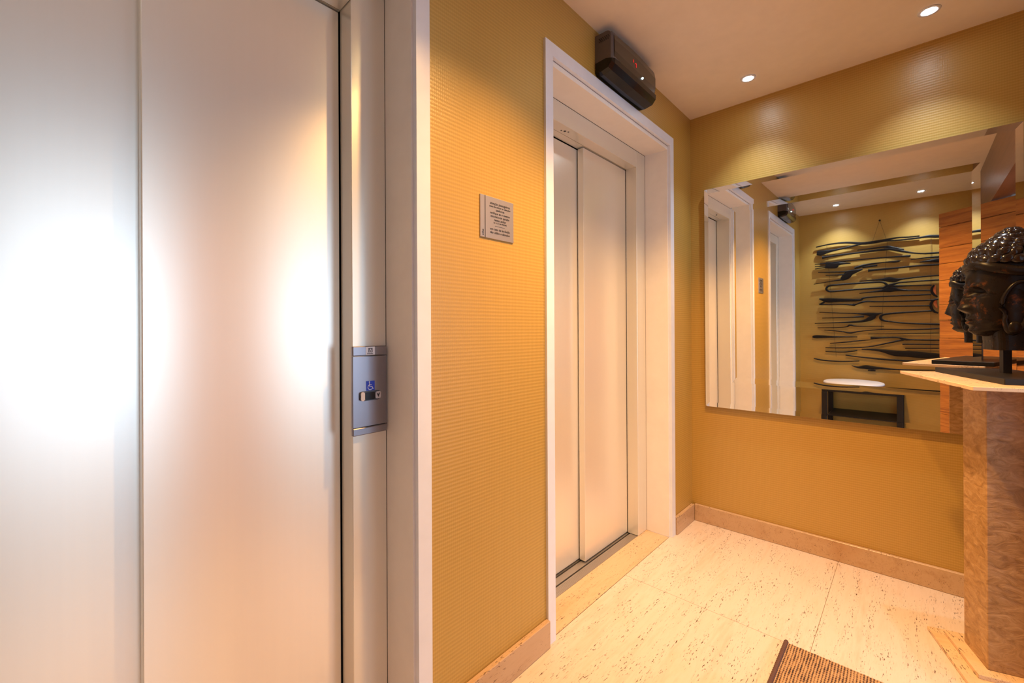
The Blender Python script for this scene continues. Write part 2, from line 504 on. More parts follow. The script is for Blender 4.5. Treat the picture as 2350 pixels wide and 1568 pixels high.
# ------------------------------------------------------------------ bevelled mirror (smaller mirror laid on a larger one)
mi = empty('wall_mirror', (-.0286, -.711, 1.353))
mi.rotation_euler = (0, -.00674, -.00294)
tag(mi, 'large frameless wall mirror with cut-glass borders and a smaller mirror panel inside', 'mirror')
def mirror_slab(name, y0, y1, z0, z1, xf, th, bw, bwz, rise):
    bm = bmesh.new()
    def ring(i, j, x): return [bm.verts.new((x, y, z)) for y, z in ((y0 + i, z0 + j), (y1 - i, z0 + j), (y1 - i, z1 - j), (y0 + i, z1 - j))]
    a, b, c = ring(0, 0, xf + th), ring(0, 0, xf - rise), ring(bw, bwz, xf)
    for k in range(4):
        f = bm.faces.new((a[k], a[(k + 1) % 4], b[(k + 1) % 4], b[k])); f.material_index = 1
        bm.faces.new((b[k], b[(k + 1) % 4], c[(k + 1) % 4], c[k]))
    bm.faces.new(c)
    f = bm.faces.new(a); f.material_index = 1
    return mobj(name, bm, [M['mirror'], M['mirror_edge']], mi)
mirror_slab('outer_mirror', -.622, .620, -.645, .648, 0, .018, .022, .026, .0011)
mirror_slab('inner_mirror', -.503, .472, -.492, .512, -.0045, .004, .025, .031, .0013)

# ------------------------------------------------------------------ lobby downlights
def downlight(x, y, label, lens, ring_r, light, w, colr, size, blend, rad, rot=(0, 0, 0)):
    d = empty('ceiling_downlight', (x, y, H))
    tag(d, label, 'downlight')
    bm = bmesh.new()
    lathe(bm, [(ring_r * .62, -.0012), (ring_r * .70, -.0045), (ring_r * .95, -.0045), (ring_r, -.0008), (ring_r * .62, -.0008)], 32)
    mobj('trim_ring', bm, M['white'], d, True)
    bm = bmesh.new()
    cyl(bm, (0, 0), ring_r * .62, -.0022, -.0008, 24)
    mobj('lens', bm, lens, d)
    l = bpy.data.lights.new(light, 'SPOT')
    l.energy, l.color, l.spot_size, l.spot_blend, l.shadow_soft_size = w, colr, size, blend, rad
    lo = bpy.data.objects.new(light, l)
    col(lo)
    lo.parent = d
    lo.location = (0, 0, -.012)
    lo.rotation_euler = rot
    return d
cool = [(-.247, -.386, 'small cool white downlight over the mirror wall, nearer the lift wall'), (-.262, -1.057, 'small cool white downlight over the mirror wall, farther from the lift wall'),
        (-3.190, -.386, 'cool white downlight over the slat sculpture, nearer the lift wall, seen in the mirror'), (-3.175, -1.055, 'cool white downlight over the slat sculpture, farther from the lift wall, seen in the mirror')]
for x, y, lb in cool:
    d = downlight(x, y, lb, M['cool_lens'], .036, 'cool_lamp', COOL_W if x > -1 else COOL_W * 1.25, COOL_COL, math.radians(86), 1.0, .018, (0, (-.10 if x > -1 else .30), 0))
    d['group'] = 'cool downlights'
downlight(-.95, -.62, 'warm amber downlight in the ceiling between the mirror and the middle lamp', M['warm_lens'], .055, 'warm_lamp', WARM2_W, WARM_COL, math.radians(108), .6, .04)
downlight(-1.64, -.665, 'warm amber downlight in the middle of the ceiling, seen at the mirror top', M['warm_lens'], .055, 'warm_lamp', WARM_W, WARM_COL, math.radians(113), .65, .03, (0, .10, 0))

# ------------------------------------------------------------------ floor indicators above the lifts
def rounded_box_profile(y0, z0, y1, z1, r, seg=5):
    pts = []
    for cx, cz, a0 in ((y0 + r, z0 + r, PI), (y1 - .002, z0 + .002, 1.5 * PI), (y1 - .002, z1 - .002, 0), (y0 + r, z1 - r, .5 * PI)):
        rr = r if cx < y1 - .01 else .002
        for k in range(seg + 1):
            a = a0 + k / seg * PI / 2
            pts.append((cx + rr * math.cos(a), cz + rr * math.sin(a)))
    return pts
def indicator(c, label):
    d = empty('floor_indicator', (c, -.0005, 2.263))
    tag(d, label, 'floor indicator', 'lift floor indicators')
    w = .208
    # body: lofted rounded box, ends slightly smaller
    bm = bmesh.new()
    rings = []
    for x, s in ((-w, .90), (-w + .006, .97), (-w + .022, 1.0), (-w * .4, 1.02), (w * .4, 1.02), (w - .022, 1.0), (w - .006, .97), (w, .90)):
        pr = rounded_box_profile(-.085, .030, 0, .172, .024)
        rings.append([bm.verts.new((x, y * s, .086 + (z - .086) * (.94 + .06 * s))) for y, z in pr])
    n = len(rings[0])
    for A, B in zip(rings[:-1], rings[1:]):
        for k in range(n): bm.faces.new((A[k], A[(k + 1) % n], B[(k + 1) % n], B[k]))
    bm.faces.new(rings[0]); bm.faces.new(rings[-1][::-1])
    mobj('housing', bm, M['grey_plastic'], d, False)
    # smoked front panel, gently bowed
    bm = bmesh.new()
    cols = []
    for i in range(13):
        u = -1 + i / 6
        x = u * (w - .012)
        zt = .158 - .010 * u * u
        zb = .046 + .012 * u * u
        bow = .0885 + .004 * (1 - u * u)
        cols.append([bm.verts.new((x, -bow + (.004 if k in (0, 4) else 0), zb + (zt - zb) * k / 4)) for k in range(5)] + [bm.verts.new((x, -.070, zt)), bm.verts.new((x, -.070, zb))])
    for A, B in zip(cols[:-1], cols[1:]):
        for k in range(7): bm.faces.new((A[k], A[(k + 1) % 7], B[(k + 1) % 7], B[k]))
    bm.faces.new(cols[0]); bm.faces.new(cols[-1][::-1])
    mobj('front_panel', bm, M['smoke'], d, False)
    # black gloss lower shell: sloping visor under the housing
    bm = bmesh.new()
    prof = [(-.004, .052), (-.060, .055), (-.0905, .046), (-.0895, .022), (-.072, .001), (-.035, -.006), (-.004, -.003)]
    rings = []
    for x, s in ((-w - .003, .90), (-w + .012, 1.0), (0, 1.03), (w - .012, 1.0), (w + .003, .90)):
        rings.append([bm.verts.new((x, y * s, z if z > .04 else z + (1.03 - s) * .10)) for y, z in prof])
    for A, B in zip(rings[:-1], rings[1:]):
        for k in range(7): bm.faces.new((A[k], A[(k + 1) % 7], B[(k + 1) % 7], B[k]))
    bm.faces.new(rings[0]); bm.faces.new(rings[-1][::-1])
    mobj('lower_shell', bm, M['black_gloss'], d, False)
    # speaker holes near the top of the left end
    for r in range(3):
        for k in range(6):
            bm = bmesh.new()
            prm = [bm.verts.new((-w - .0012 + .0035, -.022 - k * .0085 - (r % 2) * .004 + .0022 * math.cos(a), .150 - r * .007 + .0022 * math.sin(a))) for a in [i * PI / 4 for i in range(8)]]
            prm2 = [bm.verts.new((q.co.x - .004, q.co.y, q.co.z)) for q in prm]
            for q in range(8): bm.faces.new((prm[q], prm[(q + 1) % 8], prm2[(q + 1) % 8], prm2[q]))
            bm.faces.new(prm[::-1]); bm.faces.new(prm2)
            mobj('speaker_hole', bm, M['black_print'], d)
    for (x0, x1, z0, z1) in ((-.040, -.037, .098, .110), (-.014, -.011, .086, .104), (-.022, -.014, .100, .1025)):
        boxo('display_segment', (x0, x1, -.0945, -.0915, z0, z1), M['red_led'], d)
    bm = bmesh.new()
    bmesh.ops.create_uvsphere(bm, u_segments=10, v_segments=6, radius=.0042)
    bmesh.ops.translate(bm, verts=bm.verts[:], vec=(.052, -.0920, .066))
    mobj('indicator_light', bm, M['blue_led'], d, True)
    return d
indicator(-.889, 'grey and black floor indicator with red digits above the lift beside the mirror')
indicator(-2.583, 'grey and black floor indicator above the nearer lift, seen only in the mirror')

# ------------------------------------------------------------------ notice plaque on the lift wall
pq = empty('notice_plaque', (-1.7045, 0, 1.533))
tag(pq, 'small square aluminium plaque of black safety lettering on the gold wall', 'plaque')
boxo('plate', (-.0775, .0775, -.004, -.0005, -.0675, .0675), M['plaque'], pq, .0008)
boxo('rule', (-.0575, -.0553, -.0046, -.0040, -.0672, .0672), M['black_print'], pq)
def wallA_M(x, z, y=-.0043, rot=0.0):
    return Matrix.Translation((x, y, z)) @ Matrix.Rotation(PI / 2, 4, 'X') @ Matrix.Rotation(rot, 4, 'Z')
lines = [('atenção passageiros', .0118, .0475), ('antes de entrar no elevador', .0088, .0375), ('senhores', .0110, .0275), ('verifique se o mesmo', .0108, .0165),
         ('encontra-se parado', .0112, .0060), ('neste andar', .0118, -.0050), ('lei 11.712 de 05/09/96', .0068, -.0145), ('em caso de incêndio', .0112, -.0355), ('não utilize o elevador', .0108, -.0468)]
for s, sz, z in lines:
    text_mesh('lettering', s, sz, M['black_print'], pq, wallA_M(.012, z))
boxo('short_rule', (-.012, .034, -.0046, -.0040, -.0250, -.0242), M['black_print'], pq)
text_mesh('lettering', 'atlas', .011, M['black_print'], pq, wallA_M(-.0665, -.052, rot=PI / 2))

# ------------------------------------------------------------------ call panel on the near lift frame
cp = empty('call_panel', (-2.0865, .1395, 1.0))
tag(cp, 'brushed steel lift call panel with wheelchair sticker and down button', 'call panel')
pw = .052
boxo('face_plate', (-pw, pw, -.010, -.0005, -.100, .098), M['brushed'], cp, .001)
boxo('top_cap', (-pw - .0005, pw + .0005, -.0115, -.0005, .0995, .126), M['brushed'], cp, .002)
boxo('bottom_cap', (-pw - .0005, pw + .0005, -.0115, -.0005, -.122, -.1015), M['brushed'], cp, .002)
st = boxo('maker_sticker', (-.0135, .0135, -.0121, -.0115, .1015, .1245), M['white_print'], cp)
def fr(u, v, d): return (u, -d, v)
bm = bmesh.new(); box(bm, -.0065, .0065, -.0125, -.0121, .1085, .1210)
mobj('logo_square', bm, M['grey_print'], st)
bm = bmesh.new()
prism(bm, [(-.0042, .1115), (0, .1195), (.0042, .1115), (.0022, .1115), (0, .1158), (-.0022, .1115)], 0, .0125, .0129, fr)
mobj('logo_triangle', bm, M['white_print'], st)
text_mesh('lettering', 'ATLAS', .0032, M['white_print'], st, wallA_M(0, .1100, -.0126))
text_mesh('lettering', 'Schindler', .0052, M['black_print'], st, wallA_M(-.001, .1052, -.0123))
ws = boxo('wheelchair_sticker', (-.0125, .0135, -.0106, -.0100, .0005, .0275), M['blue_print'], cp)
def strip(bm, pts, w):
    tube(bm, [(u, -.0108, v) for u, v in pts], w, 8)
bm = bmesh.new()
k0 = [(.0005 - .0085 * math.sin(a), .0095 - .0072 * math.cos(a)) for a in [math.radians(x) for x in range(-75, 151, 15)]]
strip(bm, [(-.0002 + .0072 * math.cos(math.radians(a)), .0098 + .0072 * math.sin(math.radians(a))) for a in range(105, 346, 15)], .0009)
strip(bm, [(-.0025, .0215), (-.0022, .0120), (.0050, .0118), (.0078, .0050), (.0105, .0062)], .0010)
strip(bm, [(-.0023, .0165), (.0040, .0165)], .0008)
bmesh.ops.create_uvsphere(bm, u_segments=12, v_segments=6, radius=.0020, matrix=Matrix.Translation((-.0027, -.0108, .0243)))
for v in bm.verts:
    v.co.y = -.0108 + (v.co.y + .0108) * .3
mobj('wheelchair_symbol', bm, M['white_print'], ws)
bt = empty('call_button', (0, 0, 0)); bt.parent = cp
bm = bmesh.new()
def pill(x0, x1, z0, z1, r, n=6):
    pts = []
    for cx, cz, a0 in ((x1 - r, z1 - r, 0), (x0 + r, z1 - r, PI / 2), (x0 + r, z0 + r, PI), (x1 - r, z0 + r, 1.5 * PI)):
        for k in range(n + 1):
            a = a0 + k / n * PI / 2
            pts.append((cx + r * math.cos(a), cz + r * math.sin(a)))
    return pts
bt_o = None
prism(bm, pill(-.032, .030, -.0265, -.0005, .011), 0, .0100, .0170, fr)
bpy.data.objects.remove(bt)
bt = mobj('call_button', bm, M['button'], cp)
bm = bmesh.new(); prism(bm, pill(-.0318, -.020, -.0262, -.0015, .0055), 0, .0150, .0178, fr)
mobj('button_end', bm, M['button_clear'], bt)
bm = bmesh.new(); prism(bm, pill(-.019, .011, -.024, -.0035, .004), 0, .0165, .0182, fr)
mobj('button_window', bm, M['black_gloss'], bt)
bm = bmesh.new(); prism(bm, pill(.012, .0290, -.0235, -.0035, .005), 0, .0150, .0180, fr)
mobj('button_cap', bm, M['button_clear'], bt)
bm = bmesh.new(); prism(bm, [(.0150, -.0065), (.0205, -.0105), (.0262, -.0065), (.0206, -.0200)], 0, .0180, .0184, fr)
mobj('down_arrow', bm, M['black_print'], bt)

# ------------------------------------------------------------------ pedestal
TH = math.radians(18)
PC = (-.488, -1.226)
pe = empty('stone_pedestal', (PC[0], PC[1], 0), TH)
tag(pe, 'tan embossed stone pedestal with thin travertine top and stepped base', 'pedestal')
boxo('base_step', (-.150, .150, -.150, .150, .0008, .0140), M['trav_ped'], pe, .001)
boxo('base_step', (-.1115, .1115, -.1115, .1115, .0140, .0280), M['trav_ped'], pe, .001)
boxo('column', (-.0735, .0735, -.0735, .0735, .0280, .9795), M['ped'], pe, .002)
boxo('top_slab', (-.280, .270, -.100, .190, .9795, .9920), M['trav_ped'], pe, .0015)

# ------------------------------------------------------------------ carved head on a stand
HB = .9922
hs = empty('carved_head_statue', (-.440, -1.238, HB), TH)
tag(hs, 'dark lacquered carved head with curled hair on a black post stand', 'statue')
boxo('stand_base', (-.240, .215, -.100, .110, 0, .0190), M['black_satin'], hs, .0015)
bm = bmesh.new(); box(bm, -.011, .011, -.011, .011, .019, .125)
mobj('post', bm, M['black_satin'], hs)
hz = 1.139 - HB       # chin height in local z
def lerp_tab(tab, z):
    if z <= tab[0][0]: return tab[0][1:]
    for a, b in zip(tab[:-1], tab[1:]):
        if z <= b[0]:
            k = (z - a[0]) / (b[0] - a[0])
            k = k * k * (3 - 2 * k) * .5 + k * .5
            return tuple(p + (q - p) * k for p, q in zip(a[1:], b[1:]))
    return tab[-1][1:]
PROF = [(0.0, .062, .030, .022), (.006, .080, .050, .040), (.022, .094, .070, .054), (.05, .099, .088, .066), (.10, .100, .104, .075), (.15, .098, .114, .081),
        (.20, .101, .120, .083), (.25, .096, .120, .081), (.29, .080, .108, .072), (.318, .055, .085, .055), (.336, .028, .055, .032), (.342, .0, .02, .006)]
def gauss(d, s): return math.exp(-.5 * (d / s) ** 2)
def face_disp(x, z):
    d = 0.0
    # nose
    if .080 < z < .225:
        k = max(0, min(1, (.190 - z) / .090))
        hgt = (.007 + .021 * k ** 1.1) * min(1, (.225 - z) / .03)
        wid = .0080 + .0040 * k
        low = 1 if z > .098 else max(0, (z - .082) / .016) ** .7
        d += hgt * gauss(x, wid) * low
        d += .010 * (gauss(abs(x) - .016, .006) * gauss(z - .097, .008))
    # brow arches
    zb = .178 - 5.0 * (abs(x) - .032) ** 2 * 6
    d += .0085 * gauss(z - zb, .005) * (1 if abs(x) < .066 else 0) * min(1, abs(x) / .008)
    # sockets, lids, eye slit
    d -= .0155 * gauss(abs(x) - .034, .016) * gauss(z - .156, .011)
    d += .0060 * gauss(abs(x) - .036, .015) * gauss(z - .1415, .0075)
    d -= .0050 * gauss(abs(x) - .036, .017) * gauss(z - (.1365 + .10 * max(0, abs(x) - .034)), .0022)
    # mouth
    d += .0085 * gauss(x, .017) * gauss(z - .0625, .0055) + .0095 * gauss(x, .015) * gauss(z - .0475, .0058)
    d -= .0075 * gauss(x, .021) * gauss(z - .0555, .0022)
    d -= .0040 * gauss(x, .004) * gauss(z - .0745, .007)
    d -= .0060 * gauss(x, .018) * gauss(z - .0345, .006)
    # chin and cheeks
    d += .0080 * gauss(x, .017) * gauss(z - .018, .011)
    d += .0050 * gauss(abs(x) - .042, .020) * gauss(z - .105, .022)
    d -= .0045 * gauss(abs(x) - .030, .006) * gauss(z - .078, .022)
    return d
bm = bmesh.new()
NZ, NA = 130, 120
rings = []
for i in range(NZ + 1):
    z = .342 * i / NZ
    yf, yb, w = lerp_tab(PROF, z)
    ring = []
    for k in range(NA):
        a = 2 * PI * k / NA
        s, c_ = math.sin(a), math.cos(a)
        e = .86
        x = w * math.copysign(abs(s) ** e, s)
        y = (yf if c_ > 0 else yb) * math.copysign(abs(c_) ** e, c_)
        if c_ > 0: y += face_disp(x, z) * min(1, c_ * 2.2)
        ring.append(bm.verts.new((x, y - .005, hz + z)))
    rings.append(ring)
for A, B in zip(rings[:-1], rings[1:]):
    for k in range(NA): bm.faces.new((A[k], A[(k + 1) % NA], B[(k + 1) % NA], B[k]))
bm.faces.new(rings[0][::-1]); bm.faces.new(rings[-1])
mobj('head', bm, M['lacquer'], hs, True)
# neck block
bm = bmesh.new()
rg = []
for z, yf, yb, w in ((-.047, .046, .085, .056), (-.020, .046, .085, .056), (.004, .048, .088, .056), (.035, .05, .09, .056)):
    rg.append([bm.verts.new((w * math.copysign(abs(math.sin(a)) ** .55, math.sin(a)), (yf if math.cos(a) > 0 else yb) * math.copysign(abs(math.cos(a)) ** .55, math.cos(a)), hz + z)) for a in [2 * PI * k / 40 for k in range(40)]])
for A, B in zip(rg[:-1], rg[1:]):
    for k in range(40): bm.faces.new((A[k], A[(k + 1) % 40], B[(k + 1) % 40], B[k]))
bm.faces.new(rg[0][::-1]); bm.faces.new(rg[-1])
mobj('neck', bm, M['lacquer'], hs, False)
# head band, dipping towards the ears
bm = bmesh.new()
NB = 80
rg = []
for k in range(NB):
    a = 2 * PI * k / NB
    s, c_ = math.sin(a), math.cos(a)
    zc = .232 + .020 * c_ - .014 * s * s
    prof = []
    for dz, o in ((-.017, .0005), (-.0150, .0100), (.0, .0120), (.0145, .0105), (.017, .0005)):
        yf, yb, w = lerp_tab(PROF, zc + dz)
        e = .86
        prof.append(bm.verts.new(((w + o) * math.copysign(abs(s) ** e, s), ((yf if c_ > 0 else yb) + o) * math.copysign(abs(c_) ** e, c_) - .005, hz + zc + dz)))
    rg.append(prof)
for k in range(NB):
    A, B = rg[k], rg[(k + 1) % NB]
    for j in range(4): bm.faces.new((A[j], A[j + 1], B[j + 1], B[j]))
mobj('head_band', bm, M['lacquer'], hs, True)
# curled hair: lumps in rings over the skull and a top knot
bm = bmesh.new()
def curl(p, nrm, r, tw):
    q = nrm.to_track_quat('Z', 'Y').to_matrix().to_4x4()
    mt = Matrix.Translation(p) @ q @ Matrix.Rotation(tw, 4, 'Z') @ Matrix.Diagonal((1.28, .92, .80, 1))
    res = bmesh.ops.create_uvsphere(bm, u_segments=12, v_segments=8, radius=r, matrix=mt)
    iv = mt.inverted()
    for v in res['verts']:      # carve a spiral groove
        lv = iv @ v.co
        ang = math.atan2(lv.y, lv.x)
        rad = math.hypot(lv.x, lv.y) / r
        if lv.z > 0: v.co -= nrm * (.16 * r * (.5 + .5 * math.sin(ang + rad * 7)))
def skull(a, z, o):
    yf, yb, w = lerp_tab(PROF, z)
    s, c_ = math.sin(a), math.cos(a)
    return Vector(((w + o) * s, ((yf if c_ > 0 else yb) + o) * c_ - .005, hz + z))
for r_i, (z, n) in enumerate(((.200, 0), (.226, 0), (.256, 21), (.281, 20), (.302, 17), (.319, 13), (.332, 9))):
    for k in range(n):
        a = 2 * PI * (k + .5 * (r_i % 2)) / n
        zz = z + .010 * math.cos(a) + (.004 if math.cos(a) > 0 else 0) + random.uniform(-.002, .002)
        p = skull(a, min(zz, .338), .004)
        nrm = Vector((math.sin(a), math.cos(a), .25 + (z - .25) * 9)).normalized()
        curl(p, nrm, .0190 + random.uniform(-.0015, .002), random.uniform(0, PI))
for z, n in ((.175, 13), (.200, 13), (.226, 15)):       # back of the head
    for k in range(n):
        a = PI * .62 + PI * .76 * k / (n - 1)
        p = skull(a, z, .004)
        curl(p, Vector((math.sin(a), math.cos(a), .1)).normalized(), .0155, random.uniform(0, PI))
for z, rr, n in ((.342, .040, 12), (.356, .030, 9), (.366, .015, 5)):   # top knot
    for k in range(n):
        a = 2 * PI * k / n + z * 50
        p = Vector((rr * math.sin(a), rr * math.cos(a) - .018, hz + z))
        curl(p, Vector((math.sin(a), math.cos(a), .7 + (z - .34) * 40)).normalized(), .0150, random.uniform(0, PI))
bmesh.ops.create_uvsphere(bm, u_segments=20, v_segments=12, radius=1, matrix=Matrix.Translation((0, -.016, hz + .318)) @ Matrix.Diagonal((.058, .066, .050, 1)))
mobj('curled_hair', bm, M['lacquer_hair'], hs, True)
# long ears
for s in (-1, 1):
    bm = bmesh.new()
    pts, rad = [], []
    for k in range(36):
        a = 2 * PI * k / 36
        zz = .098 + .085 * math.cos(a)
        yy = .006 + (.032 + (.009 if math.cos(a) > 0 else -.004)) * math.sin(a) - .010 * math.cos(a)
        xx = s * (.080 + .004 * math.cos(a) + .006 * max(0, -math.sin(a)))
        pts.append((xx, yy, hz + zz)); rad.append(.0065 + .003 * max(0, -math.cos(a)))
    tube(bm, pts, rad, 8, True)
    bmesh.ops.create_uvsphere(bm, u_segments=14, v_segments=10, radius=1, matrix=Matrix.Translation((s * .076, .006, hz + .098)) @ Matrix.Diagonal((.008, .033, .083, 1)))
    bmesh.ops.create_uvsphere(bm, u_segments=14, v_segments=10, radius=1, matrix=Matrix.Translation((s * .082, .014, hz + .030)) @ Matrix.Diagonal((.010, .019, .022, 1)))
    mobj('ear', bm, M['lacquer'], hs, True)

# ------------------------------------------------------------------ door mat
RX0, RX1, RY0, RY1 = -1.72, -.846, -1.30, -.646
mt = empty('door_mat', ((RX0 + RX1) / 2, (RY0 + RY1) / 2, 0))
tag(mt, 'brown and black woven door mat on the travertine floor', 'mat')
hx, hy = (RX1 - RX0) / 2, (RY1 - RY0) / 2
bm = bmesh.new()
nx, ny = 70, 120
vs = [[bm.verts.new((-hx + .004 + (2 * hx - .008) * i / nx, -hy + .004 + (2 * hy - .008) * j / ny, 0.0075 + .0007 * math.sin(j * 2 * PI / 2.5 + .6 * math.sin(i * .7)) + random.uniform(-.0008, .0008))) for j in range(ny + 1)] for i in range(nx + 1)]
for i in range(nx):
    for j in range(ny): bm.faces.new((vs[i][j], vs[i + 1][j], vs[i + 1][j + 1], vs[i][j + 1]))
box(bm, -hx + .004, hx - .004, -hy + .004, hy - .004, .0008, .0050)
mobj('woven_pile', bm, M['mat'], mt, True)
bm = bmesh.new()
rp = [(x, hy - .006, .0085) for x in [-hx + (2 * hx) * k / 160 for k in range(161)]]
tube(bm, rp, [.0066 + .0016 * (k % 2) for k in range(161)], 7)
mobj('stitched_edge', bm, M['mat_edge'], mt)
bm = bmesh.new()
tube(bm, [(x, -hy + .006, .0085) for x in [-hx + (2 * hx) * k / 160 for k in range(161)]], [.0066 + .0016 * (k % 2) for k in range(161)], 7)
mobj('stitched_edge', bm, M['mat_edge'], mt)

